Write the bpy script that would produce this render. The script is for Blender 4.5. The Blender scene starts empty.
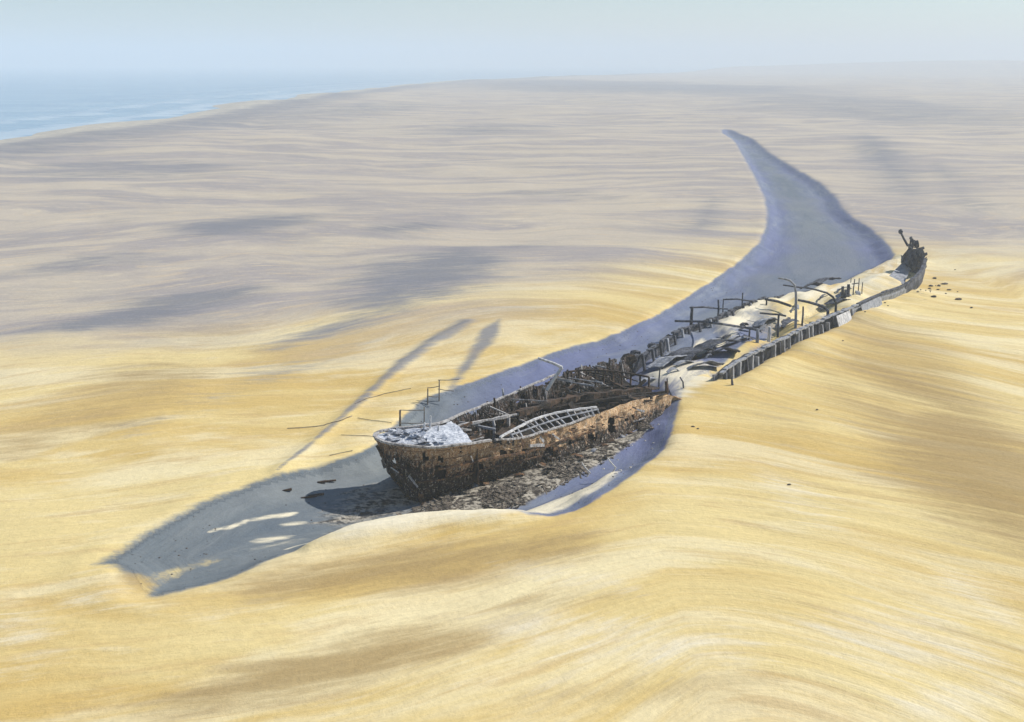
import bpy, math, random
import numpy as np
from mathutils import Vector
random.seed(7); RNG = np.random.default_rng(11)
R = math.radians
S = bpy.context.scene
col = S.collection
# ------------------------------------------------------------------ camera geometry
F, CH, HZ = 1098.0, 25.0, 62.0
PITCH = math.atan((361 - HZ) / F)
CP, SP = math.cos(PITCH), math.sin(PITCH)
def ray(u, v):
    x = (u - 512) / F; y = -(v - 361) / F
    return (x, CP + y * SP, -SP + y * CP)
def at(u, v, z=0.0):
    """survey point: where the sight line meets the level z"""
    d = ray(u, v); t = (z - CH) / d[2]
    return Vector((d[0] * t, d[1] * t, z))
def atY(u, v, Y):
    d = ray(u, v); t = Y / d[1]
    return Vector((d[0] * t, Y, CH + d[2] * t))
def px(p):
    X, Y, Z = p[0], p[1], p[2] - CH
    dep = Y * CP - Z * SP
    return 512 + F * X / dep, 361 - F * (Y * SP + Z * CP) / dep

# ------------------------------------------------------------------ noise in numpy
def vnoise(x, y, seed=0):
    xi = np.floor(x).astype(np.int64); yi = np.floor(y).astype(np.int64)
    xf = x - xi; yf = y - yi
    xf = xf * xf * (3 - 2 * xf); yf = yf * yf * (3 - 2 * yf)
    def h(a, b):
        n = (a * 374761393 + b * 668265263 + seed * 974711) & 0x7fffffff
        n = ((n ^ (n >> 13)) * 1274126177) & 0x7fffffff
        return ((n ^ (n >> 16)) & 0xffff) / 65535.0
    return ((h(xi, yi) * (1 - xf) + h(xi + 1, yi) * xf) * (1 - yf) +
            (h(xi, yi + 1) * (1 - xf) + h(xi + 1, yi + 1) * xf) * yf)
def fbm(x, y, o=4, seed=0, g=0.5):
    s = 0; a = 1; t = 0
    for i in range(o):
        s = s + a * vnoise(x * 2 ** i + 17.3 * i, y * 2 ** i - 9.1 * i, seed + i); t += a; a *= g
    return s / t
def sstep(a, b, x):
    t = np.clip((x - a) / (b - a), 0, 1); return t * t * (3 - 2 * t)
def sdist(poly, X, Y):
    """signed distance, positive inside"""
    P = np.array([(p[0], p[1]) for p in poly]); n = len(P)
    d = np.full(X.shape, 1e9); ins = np.zeros(X.shape, bool)
    for i in range(n):
        a = P[i]; b = P[(i + 1) % n]; e = b - a
        wx = X - a[0]; wy = Y - a[1]
        t = np.clip((wx * e[0] + wy * e[1]) / (e @ e + 1e-9), 0, 1)
        d = np.minimum(d, (wx - e[0] * t) ** 2 + (wy - e[1] * t) ** 2)
        c = ((a[1] > Y) != (b[1] > Y))
        xx = (b[0] - a[0]) * (Y - a[1]) / (b[1] - a[1] + 1e-12) + a[0]
        ins ^= c & (X < xx)
    d = np.sqrt(d); return np.where(ins, d, -d)
def soft(poly, X, Y, w):
    """0..1 soft mask of a ground polygon; w = metres of fade across the outline"""
    P = np.array([(p[0], p[1]) for p in poly])
    m = np.zeros(X.shape)
    lo = P.min(0) - w * 2; hi = P.max(0) + w * 2
    k = (X > lo[0]) & (X < hi[0]) & (Y > lo[1]) & (Y < hi[1])
    if k.any(): m[k] = sstep(-w, w, sdist(P, X[k], Y[k]))
    return m
def ground(pts, z=0.0): return [at(u, v, z) for u, v in pts]
def oval(u, v, a, b, rot=0.0):
    c, s = math.cos(R(rot)), math.sin(R(rot))
    return ground([(u + a * math.cos(t) * c + b * math.sin(t) * s, v - a * math.cos(t) * s + b * math.sin(t) * c)
                   for t in [i * math.tau / 22 for i in range(22)]])
def seg_dist(pts, X, Y):
    d = np.full(X.shape, 1e9)
    for a, b in zip(pts[:-1], pts[1:]):
        ex, ey = b[0] - a[0], b[1] - a[1]
        t = np.clip(((X - a[0]) * ex + (Y - a[1]) * ey) / (ex * ex + ey * ey), 0, 1)
        d = np.minimum(d, np.hypot(X - a[0] - ex * t, Y - a[1] - ey * t))
    return d

# ------------------------------------------------------------------ outlines on the ground
CHANNEL = ground([(100, 562), (150, 528), (230, 490), (300, 468), (370, 449), (412, 402), (450, 388), (500, 371), (560, 349),
                  (620, 333), (665, 308), (700, 288), (740, 261), (764, 236), (767, 206), (754, 176), (741, 152), (731, 138), (719, 130), (727, 127), (744, 133), (756, 142), (770, 152), (800, 170), (834, 190), (846, 214), (880, 233), (899, 257), (905, 275),
                  (860, 290), (800, 320), (740, 352), (712, 372), (690, 386), (681, 402), (672, 441), (650, 463), (622, 486), (586, 507), (545, 517),
                  (480, 518), (405, 522), (350, 533), (300, 549), (262, 566), (228, 580), (185, 592), (150, 601), (130, 594), (126, 582), (118, 570), (108, 566), (92, 567)])
def chaikin(P, it=2):
    for _ in range(it):
        P = [q for i in range(len(P)) for q in (P[i].lerp(P[(i + 1) % len(P)], .25), P[i].lerp(P[(i + 1) % len(P)], .75))]
    return P
CHANNEL = chaikin(CHANNEL, 1)
HULL2 = ground([(632, 362), (675, 334), (720, 317), (770, 300), (836, 284), (880, 262), (900, 255), (925, 262), (920, 278), (905, 289), (850, 312), (800, 334), (760, 354), (715, 381)])
LEDGE = ground([(310, 549), (350, 531), (400, 520), (460, 512), (520, 497), (566, 481), (600, 468), (618, 463), (616, 474), (594, 492), (558, 508), (500, 522), (430, 531), (370, 542)])
BANK = ground([(388, 508), (440, 481), (500, 461), (560, 444), (620, 425), (650, 413), (652, 419), (620, 437), (578, 461), (524, 486), (462, 506), (410, 516)])
GAP = ground([(640, 372), (668, 364), (700, 360), (718, 366), (722, 384), (690, 400), (676, 400), (664, 388), (650, 380)])
SHORE = ground([(-700, 205), (-300, 175), (-60, 149), (0, 141), (100, 128), (200, 112), (262, 102), (330, 92), (400, 84.5), (470, 79.5), (560, 76), (640, 73.5)])
TRACK = ground([(278, 473), (320, 437), (362, 400), (404, 364), (440, 338), (470, 322)])
TRACKW = 0.9

def terrain(X, Y):
    D = np.hypot(X, Y)
    cd = sdist_big(X, Y)
    h = np.zeros(X.shape)
    far = sstep(60, 400, D) * (1 - .8 * np.exp(-((X - 62) / 40) ** 2) * (1 - sstep(420, 600, Y)))
    h += (fbm(X / 16, Y / 16, 3, 3) - 0.5) * (0.5 + 0.5 * far)
    h += (fbm(X / 90, Y / 90, 3, 5) - 0.5) * 4.5 * far
    near = 1 - sstep(120, 300, D)
    fs, ft = flow(X, Y)
    h += (fbm(fs / 4, ft / 0.9, 3, 8) - 0.5) * 0.10 * near * (1 - sstep(-0.3, 0.6, cd) * 0.7)
    wob = (fbm(X / 3, Y / 3, 3, 21) - 0.5) * 1.6
    c = cd + wob
    depth = 0.9 + 0.35 * np.exp(-((X - 2) ** 2 + (Y - 66) ** 2) / 14 ** 2)
    depth = depth * (1 - 0.6 * sstep(-8, -20, X))
    h -= depth * sstep(-0.4, 2.7, c)
    h += 0.06 * np.exp(-((c + 1.0) / 0.9) ** 2) * near
    # rubble bank and sand ledge beside the hull
    h += 0.38 * soft(BANK, X, Y, .8) * (1 - .6 * sstep(2, 9, X)) + 0.62 * soft(LEDGE, X, Y, 0.9)
    h += 0.16 * np.exp(-(seg_dist(TRACK, X, Y) / .6) ** 2)
    # sand inside and around the buried section
    hm = soft(HULL2, X, Y, 1.6)
    fill = 0.2 + 1.3 * (fbm(X / 4.0, Y / 4.0, 3, 31) - 0.4)
    h = h * (1 - hm) + hm * fill
    gm = soft(GAP, X, Y, 1.8)
    h = h * (1 - gm) + gm * 0.25
    for (u, v, a, b, dz) in ((693, 353, 15, 5, -.9), (716, 343, 14, 4, -.7), (668, 362, 14, 4, -.5), (806, 314, 26, 4, -.9), (770, 333, 20, 4, -.7),
                             (752, 312, 20, 6, .6), (783, 303, 14, 4, .6), (812, 297, 16, 5, .5), (735, 327, 16, 5, .4), (870, 286, 25, 4, .4)):
        h += dz * soft(oval(u, v, a, b, 20), X, Y, 1.2)
    ins_ = [at(u, v) for u, v in ((724, 376), (760, 355), (800, 336), (838, 317))]
    h -= .9 * np.exp(-((seg_dist(ins_, X, Y)) / 1.3) ** 2)
    # sand piled against the starboard side
    st = [at(u, v) for u, v in ((724, 390), (772, 365), (822, 339), (872, 312), (914, 296))]
    h += (0.05 + .75 * fbm(X / 3.5, Y / 3.5, 2, 87)) * np.exp(-(seg_dist(st, X, Y) / 2.6) ** 2)
    # beach falls under the sea; dunes rise far away on the landward side
    sd = shore_side(X, Y)
    h -= sstep(10, -55, sd) * 5.0 + sstep(-40, -600, sd) * 20
    dz = np.exp(-((D - 3300) / 900) ** 2) * sstep(0.02, 0.38, X / np.maximum(D, 1)) * (12 + 26 * fbm(X / 900, Y / 900, 3, 77)) * sstep(200, 900, sd)
    h += dz
    return h
def shore_side(X, Y):
    """positive on land, metres from the waterline"""
    d = seg_dist(SHORE, X, Y)
    P = [(p[0], p[1]) for p in SHORE]
    # the waterline is crossed once along each row of constant Y
    ys = np.array([p[1] for p in P]); xs = np.array([p[0] for p in P])
    o = np.argsort(ys)
    xl = np.interp(Y, ys[o], xs[o])
    sl = (xs[o][-1] - xs[o][-2]) / (ys[o][-1] - ys[o][-2])
    xl = np.where(Y > ys[o][-1], xs[o][-1] + sl * (Y - ys[o][-1]), xl)
    xl = np.where(Y < ys[o][0], xs[o][0], xl)
    w = (fbm(X / 60, Y / 60, 3, 61) - 0.5) * 22
    return np.where(X > xl, d, -d) + w
def sdist_big(X, Y):
    P = np.array([(p[0], p[1]) for p in CHANNEL])
    r = np.full(X.shape, -50.0)
    k = (X > -40) & (X < 150) & (Y > 30) & (Y < 480)
    r[k] = sdist(P, X[k], Y[k]); return r
def flow(X, Y):
    """coordinates along (s) and across (t) the wind streaks, which bend round the wreck"""
    nf = 1 - sstep(70, 220, Y)
    lft = np.where(X < 8, 0.52 * (X - 8), -1.15 * (np.hypot(X - 8, 9) - 9))
    lft = np.maximum(lft, -45)
    wob = (fbm(X / 40, Y / 40, 2, 91) - 0.5) * 22 + (fbm(X / 11, Y / 16, 2, 95) - 0.5) * 3.2
    return X + 0.25 * Y, Y - lft * nf - wob
def on(u, v):
    z = 0.0
    for _ in range(6):
        p = at(u, v, z); z = z * .3 + .7 * tz(p.x, p.y)
    p = at(u, v, z); p.z = tz(p.x, p.y); return p
def tz(x, y): return float(terrain(np.array([float(x)]), np.array([float(y)]))[0])

# ------------------------------------------------------------------ materials
def newmat(name):
    m = bpy.data.materials.new(name); m.use_nodes = True
    n = m.node_tree; return m, n, n.nodes['Principled BSDF']
class NT:
    def __init__(s, nt): s.t = nt
    def n(s, kind, **k):
        o = s.t.nodes.new(kind)
        for a, b in k.items(): setattr(o, a, b)
        return o
    def l(s, a, b): s.t.links.new(a, b)
    def put(s, v, sock):
        if hasattr(v, 'links'): s.l(v, sock)
        else: sock.default_value = v
    def math(s, op, a, b=0.0, c=0.0, clamp=False):
        o = s.n('ShaderNodeMath', operation=op, use_clamp=clamp)
        s.put(a, o.inputs[0]); s.put(b, o.inputs[1]); s.put(c, o.inputs[2]); return o.outputs[0]
    def mix(s, f, a, b, mode='MIX'):
        o = s.n('ShaderNodeMix', data_type='RGBA', blend_type=mode)
        s.put(f, o.inputs[0])
        s.put(a if hasattr(a, 'links') else (*a, 1), o.inputs[6]); s.put(b if hasattr(b, 'links') else (*b, 1), o.inputs[7])
        return o.outputs[2]
    def noise(s, vec, scale, detail=4, rough=.55, dist=0):
        o = s.n('ShaderNodeTexNoise'); s.l(vec, o.inputs['Vector'])
        o.inputs['Scale'].default_value = scale; o.inputs['Detail'].default_value = detail
        o.inputs['Roughness'].default_value = rough; o.inputs['Distortion'].default_value = dist
        return o.outputs['Fac']
    def ramp(s, f, a, b):
        o = s.n('ShaderNodeMapRange', interpolation_type='SMOOTHSTEP'); s.put(f, o.inputs[0])
        o.inputs[1].default_value = a; o.inputs[2].default_value = b; return o.outputs[0]
    def scale(s, vec, xyz):
        o = s.n('ShaderNodeMapping'); s.l(vec, o.inputs[0]); o.inputs['Scale'].default_value = xyz; return o.outputs[0]
    def attr(s, name): return s.n('ShaderNodeAttribute', attribute_name=name)
    def bump(s, h, strength, dist, bs, prev=None):
        o = s.n('ShaderNodeBump'); s.l(h, o.inputs['Height']); o.inputs['Strength'].default_value = strength
        o.inputs['Distance'].default_value = dist
        if prev: s.l(prev, o.inputs['Normal'])
        s.l(o.outputs[0], bs.inputs['Normal']); return o.outputs[0]

def sand_material():
    m, t, b = newmat('desert_sand'); N = NT(t)
    fl = N.attr('flow').outputs['Vector']
    A = N.n('ShaderNodeSeparateColor'); N.l(N.attr('soil_and_shade').outputs['Color'], A.inputs[0])
    B = N.n('ShaderNodeSeparateColor'); sm = N.attr('soil_and_shade_more'); N.l(sm.outputs['Color'], B.inputs[0])
    grey, brown, pale = A.outputs; far, gravel, rubble = B.outputs
    n0 = N.noise(N.scale(fl, (.022, .075, 1)), 1, 5, .6, .6)      # broad soft patches
    n1 = N.noise(N.scale(fl, (.035, .15, 1)), 1, 6, .6, .5)       # long drifts
    n2 = N.noise(N.scale(fl, (.2, .95, 1)), 1, 5, .66, .3)           # streaks
    rt = N.n('ShaderNodeMapping'); N.l(fl, rt.inputs[0]); rt.inputs['Rotation'].default_value = (0, 0, R(24)); rt.inputs['Scale'].default_value = (.11, .8, 1)
    n4 = N.noise(rt.outputs[0], 1, 5, .68, .4)                    # streaks of another wind
    n3 = N.noise(N.scale(fl, (.9, 8, 1)), 1, 3, .6)               # fine streaks
    geo = N.n('ShaderNodeNewGeometry').outputs['Position']
    g1 = N.noise(geo, 6, 4, .7)
    def thr(mask, k, lo=.38, hi=.62, nn=None):
        a = N.math('SUBTRACT', nn or n2, .5); a = N.math('MULTIPLY_ADD', a, k, mask); return N.ramp(a, lo, hi)
    n5 = N.noise(N.scale(fl, (.45, 3.2, 1)), 1, 5, .7)
    g0 = N.noise(geo, 2.2, 7, .72)
    nm = N.math('MULTIPLY_ADD', n2, .6, N.math('MULTIPLY', n1, .45))
    YEL, OCH, BEI = (.71, .565, .262), (.59, .415, .145), (.485, .42, .335)
    sand = N.mix(N.ramp(n0, .40, .60), YEL, OCH)
    sand = N.mix(N.math('MULTIPLY', N.ramp(n1, .48, .60), .6), sand, (.80, .70, .45))
    sand = N.mix(N.math('MULTIPLY', N.ramp(n2, .54, .70), .35), sand, (.78, .66, .42))
    sand = N.mix(N.math('MULTIPLY', N.ramp(n4, .52, .68), .5), sand, (.52, .36, .16))
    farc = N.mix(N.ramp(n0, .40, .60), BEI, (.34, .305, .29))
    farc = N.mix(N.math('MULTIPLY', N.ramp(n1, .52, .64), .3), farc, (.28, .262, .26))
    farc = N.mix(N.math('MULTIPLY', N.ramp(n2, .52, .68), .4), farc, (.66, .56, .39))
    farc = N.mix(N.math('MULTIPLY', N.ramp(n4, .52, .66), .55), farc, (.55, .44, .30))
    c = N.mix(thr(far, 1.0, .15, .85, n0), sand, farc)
    c = N.mix(N.math('MULTIPLY', thr(brown, 1.9, .25, .95, nm), .85), c, (.36, .25, .105))
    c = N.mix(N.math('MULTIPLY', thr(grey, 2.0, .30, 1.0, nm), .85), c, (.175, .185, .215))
    grv_shade = N.mix(N.ramp(n2, .38, .66), (.135, .162, .24), (.195, .22, .275))  # blue-grey gravel, with the hollow's shade mixed into its colour
    grv_shade = N.mix(N.math('MULTIPLY', N.ramp(n0, .45, .65), .8), grv_shade, (.135, .155, .275))
    grv_shade = N.mix(N.math('MULTIPLY', N.ramp(n4, .56, .72), .4), grv_shade, (.25, .27, .30))
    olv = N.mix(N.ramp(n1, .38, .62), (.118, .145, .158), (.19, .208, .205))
    grv_shade = N.mix(N.math('MULTIPLY', sm.outputs['Alpha'], .85), grv_shade, olv)
    c = N.mix(thr(gravel, .75, .34, .66, N.math('MULTIPLY_ADD', n2, .45, N.math('MULTIPLY', g0, .55))), c, grv_shade)
    c = N.mix(thr(pale, 1.4, .30, 1.0), c, (.76, .68, .50))
    rubble_shade = N.mix(N.ramp(g0, .42, .60), (.045, .038, .033), (.42, .38, .31))
    c = N.mix(thr(rubble, .9, .35, .65), c, rubble_shade)  # rubble, plus bow shade painted into the ground
    
    fine = N.math('MULTIPLY_ADD', n3, .22, .61)
    fine = N.math('MULTIPLY_ADD', n5, .22, fine); fine = N.math('MULTIPLY_ADD', g0, .38, fine)
    hv = N.n('ShaderNodeHueSaturation'); N.l(c, hv.inputs['Color']); N.l(fine, hv.inputs['Value'])
    N.l(hv.outputs[0], b.inputs['Base Color'])
    b.inputs['Roughness'].default_value = .95; b.inputs['Specular IOR Level'].default_value = .15
    p = N.bump(n2, .3, .14, b); p = N.bump(n3, .3, .03, b, p); p = N.bump(n5, .5, .07, b, p); p = N.bump(g0, .5, .10, b, p); N.bump(g1, .4, .03, b, p)
    return m

def steel(name, dark, rust, pale, pale_amt=.55, uv=False, scale=1.0, rough=.85, seams=False, dark_amt=.5):
    m, t, b = newmat(name); N = NT(t)
    geo = N.n('ShaderNodeTexCoord').outputs['Object']
    st = N.scale(geo, (1.6, 1.6, .6))
    a = N.noise(geo, .9 * scale, 5, .65); v = N.noise(st, 2.2 * scale, 5, .7); f = N.noise(geo, 9 * scale, 4, .7)
    c = N.mix(N.ramp(v, .40, .60), dark, rust)
    c = N.mix(N.ramp(a, dark_amt - .06, dark_amt + .12), c, tuple(x * .45 for x in dark))
    c = N.mix(N.math('MULTIPLY', N.ramp(f, .54, .68), pale_amt), c, pale)
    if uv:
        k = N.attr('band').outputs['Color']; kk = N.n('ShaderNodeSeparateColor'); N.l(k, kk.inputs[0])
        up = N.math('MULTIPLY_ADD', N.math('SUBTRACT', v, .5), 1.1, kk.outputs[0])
        up = N.math('MULTIPLY_ADD', kk.outputs[2], -.38, up)  # rounded end blackened higher, its shade put into the plating colour
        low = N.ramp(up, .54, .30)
        c = N.mix(N.math('MULTIPLY', low, .85), c, (.012, .010, .009))  # lower strake blackened, shade and wet both in the colour
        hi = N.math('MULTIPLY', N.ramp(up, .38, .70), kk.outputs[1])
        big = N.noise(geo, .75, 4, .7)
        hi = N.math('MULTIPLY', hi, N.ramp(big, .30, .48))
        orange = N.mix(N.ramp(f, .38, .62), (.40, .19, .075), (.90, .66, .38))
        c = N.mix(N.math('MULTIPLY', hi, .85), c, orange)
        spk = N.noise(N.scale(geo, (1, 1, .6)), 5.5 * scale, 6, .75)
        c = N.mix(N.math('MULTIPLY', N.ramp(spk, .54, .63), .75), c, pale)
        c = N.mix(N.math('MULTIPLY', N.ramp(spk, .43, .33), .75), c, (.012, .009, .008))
        br = N.n('ShaderNodeTexBrick'); N.l(N.n('ShaderNodeUVMap').outputs[0], br.inputs['Vector'])
        br.inputs['Scale'].default_value = 1; br.inputs['Brick Width'].default_value = 2.3; br.inputs['Row Height'].default_value = .62
        br.inputs['Mortar Size'].default_value = .035; br.inputs['Color1'].default_value = (1, 1, 1, 1); br.inputs['Color2'].default_value = (.62, .6, .58, 1)
        br.inputs['Mortar'].default_value = (.16, .13, .12, 1)
        c = N.mix(.6, c, br.outputs['Color'], 'MULTIPLY')
        N.l(c, b.inputs['Base Color'])
        p = N.bump(br.outputs['Fac'], .6, -.04, b); N.bump(f, .7, .06, b, p)
    else:
        N.l(c, b.inputs['Base Color']); N.bump(f, .7, .04, b)
    b.inputs['Roughness'].default_value = rough; b.inputs['Specular IOR Level'].default_value = .25
    return m
M = {}
M['sand'] = sand_material()
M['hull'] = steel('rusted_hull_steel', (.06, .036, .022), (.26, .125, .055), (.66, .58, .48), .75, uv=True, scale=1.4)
M['hull_shaded'] = steel('shaded_hull_steel', (.018, .014, .012), (.07, .036, .02), (.42, .41, .42), .45, uv=True, scale=1.4)  # port plating: dark of the hull's inside put into the steel colour
M['dark'] = steel('dark_rusted_steel', (.03, .021, .016), (.10, .055, .03), (.40, .36, .32), .35)
M['brown'] = steel('brown_rusted_steel', (.05, .03, .02), (.24, .12, .05), (.48, .40, .32), .5)
M['pale'] = steel('salt_bleached_steel', (.40, .40, .41), (.66, .65, .64), (.80, .80, .80), .6, dark_amt=.62)
M['worn'] = steel('worn_pale_steel', (.22, .20, .19), (.52, .50, .48), (.78, .77, .76), .7, scale=1.8, dark_amt=.56)
M['black'] = steel('black_rusted_steel', (.014, .011, .010), (.035, .022, .016), (.36, .33, .3), .18)
M['rubble'] = steel('rubble', (.06, .05, .042), (.22, .18, .14), (.62, .56, .47), .55, scale=1.5)
M['deck'] = steel('bleached_deck', (.30, .33, .39), (.62, .64, .68), (.84, .85, .87), .8, scale=1.6, dark_amt=.66)
M['slate'] = steel('weathered_blue_grey_steel', (.045, .05, .068), (.12, .125, .15), (.46, .46, .47), .4)
M['greyplate'] = steel('pale_grey_steel', (.20, .21, .235), (.36, .37, .40), (.6, .6, .61), .5, dark_amt=.6)
M['timber'] = steel('grey_timber', (.16, .13, .10), (.30, .25, .20), (.5, .45, .38), .3)
M['driftwood'] = steel('bleached_wood', (.5, .46, .40), (.70, .66, .58), (.8, .78, .72), .5, dark_amt=.7)
M['stone'] = steel('dark_stone', (.07, .06, .055), (.16, .13, .11), (.36, .32, .28), .4)

# ------------------------------------------------------------------ mesh builder
class MB:
    def __init__(s): s.v = []; s.f = []
    def add(s, vs, fs):
        o = len(s.v); s.v += [tuple(p) for p in vs]; s.f += [tuple(o + i for i in f) for f in fs]; return s
    def beam(s, a, b, w, h=None, up=(0, 0, 1), jit=0.0):
        a, b = Vector(a), Vector(b); h = h or w
        d = (b - a); d.normalize(); up = Vector(up)
        if abs(d.dot(up)) > .97: up = Vector((.6, .8, 0))
        x = d.cross(up); x.normalize(); y = x.cross(d)
        n = max(1, int((b - a).length / .6)) if jit else 1
        rings = []
        for i in range(n + 1):
            c = a.lerp(b, i / n); q = 1 + random.uniform(-jit, jit) * 2
            if jit: c = c + x * random.uniform(-jit, jit) * w + y * random.uniform(-jit, jit) * h
            rings.append([c + x * (sx * w / 2 * q) + y * (sy * h / 2 * q) for sx, sy in ((-1, -1), (1, -1), (1, 1), (-1, 1))])
        vs = [p for r in rings for p in r]; fs = [(3, 2, 1, 0), tuple(4 * n + i for i in range(4))]
        for k in range(n):
            for i in range(4):
                j = (i + 1) % 4; fs.append((4 * k + i, 4 * k + j, 4 * k + 4 + j, 4 * k + 4 + i))
        return s.add(vs, fs)
    def tube(s, pts, r, r2=None, n=8):
        pts = [Vector(p) for p in pts]; r2 = r if r2 is None else r2
        vs = []; fs = []; m = len(pts); prev = None
        for i, p in enumerate(pts):
            d = (pts[min(i + 1, m - 1)] - pts[max(i - 1, 0)]); d.normalize()
            x = prev - d * prev.dot(d) if prev else d.orthogonal(); x.normalize(); prev = x
            y = d.cross(x); rr = r + (r2 - r) * i / (m - 1)
            vs += [p + x * (rr * math.cos(math.tau * k / n)) + y * (rr * math.sin(math.tau * k / n)) for k in range(n)]
        for i in range(m - 1):
            for k in range(n):
                q = (k + 1) % n; fs.append((i * n + k, i * n + q, (i + 1) * n + q, (i + 1) * n + k))
        fs += [tuple(reversed(range(n))), tuple((m - 1) * n + k for k in range(n))]
        return s.add(vs, fs)
    def sheet(s, grid, th):
        """grid[i][j] of points -> plate of thickness th with closed rim"""
        a, b = len(grid), len(grid[0]); top = []; bot = []
        for i in range(a):
            for j in range(b):
                p = Vector(grid[i][j])
                du = Vector(grid[min(i + 1, a - 1)][j]) - Vector(grid[max(i - 1, 0)][j]); dv = Vector(grid[i][min(j + 1, b - 1)]) - Vector(grid[i][max(j - 1, 0)])
                nn = du.cross(dv); nn.normalize(); top.append(p + nn * th / 2); bot.append(p - nn * th / 2)
        n = a * b; fs = []
        I = lambda i, j: i * b + j
        for i in range(a - 1):
            for j in range(b - 1):
                fs.append((I(i, j), I(i + 1, j), I(i + 1, j + 1), I(i, j + 1))); fs.append((n + I(i, j), n + I(i, j + 1), n + I(i + 1, j + 1), n + I(i + 1, j)))
        rim = [(i, 0) for i in range(a)] + [(a - 1, j) for j in range(1, b)] + [(i, b - 1) for i in range(a - 2, -1, -1)] + [(0, j) for j in range(b - 2, 0, -1)]
        for k in range(len(rim)):
            p, q = I(*rim[k]), I(*rim[(k + 1) % len(rim)]); fs.append((q, p, n + p, n + q))
        return s.add(top + bot, fs)
    def rock(s, c, r, sz=(1, 1, .6)):
        vs = []; fs = []; rot = random.uniform(0, 6)
        for i in range(5):
            th = math.pi * i / 4
            for j in range(7):
                ph = math.tau * j / 7 + rot; q = r * random.uniform(.75, 1.2)
                vs.append((c[0] + q * sz[0] * math.sin(th) * math.cos(ph), c[1] + q * sz[1] * math.sin(th) * math.sin(ph), c[2] + q * sz[2] * math.cos(th)))
        for i in range(4):
            for j in range(7):
                q = (j + 1) % 7; fs.append((i * 7 + j, (i + 1) * 7 + j, (i + 1) * 7 + q, i * 7 + q))
        return s.add(vs, fs)
    def build(s, name, mat, parent=None, smooth=False, loc=None):
        o = Vector(loc) if loc is not None else (Vector(parent['org']) if parent is not None and 'org' in parent else Vector((0, 0, 0)))
        me = bpy.data.meshes.new(name); me.from_pydata([Vector(v) - o for v in s.v], [], s.f); me.validate(); me.update()
        me.materials.append(mat)
        if smooth: me.polygons.foreach_set('use_smooth', [True] * len(me.polygons))
        ob = bpy.data.objects.new(name, me); col.objects.link(ob)
        if parent is not None:
            ob.parent = parent
            if 'org' in parent: ob['org'] = parent['org']
        elif loc is not None: ob.location = o
        return ob
def tag(o, label, cat, group=None):
    o['label'] = label; o['category'] = cat
    if group: o['group'] = group
    return o
def empty(name, loc, label, cat, group=None):
    o = bpy.data.objects.new(name, None); col.objects.link(o); o.location = loc; o['org'] = tuple(loc); return tag(o, label, cat, group)
def resample(P, n):
    P = [np.array(p, float) for p in P]; d = np.cumsum([0] + [np.linalg.norm(b - a) for a, b in zip(P[:-1], P[1:])])
    q = np.linspace(0, d[-1], n); return np.array([[np.interp(x, d, [p[i] for p in P]) for i in range(len(P[0]))] for x in q]), q
def smooth_line(a, k=3, it=2):
    a = a.copy()
    for _ in range(it):
        b = a.copy()
        for i in range(1, len(a) - 1):
            lo = max(0, i - k); hi = min(len(a), i + k + 1); w = min(i - lo, hi - 1 - i); b[i] = a[i - w:i + w + 1].mean(0)
        a = b
    return a

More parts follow.
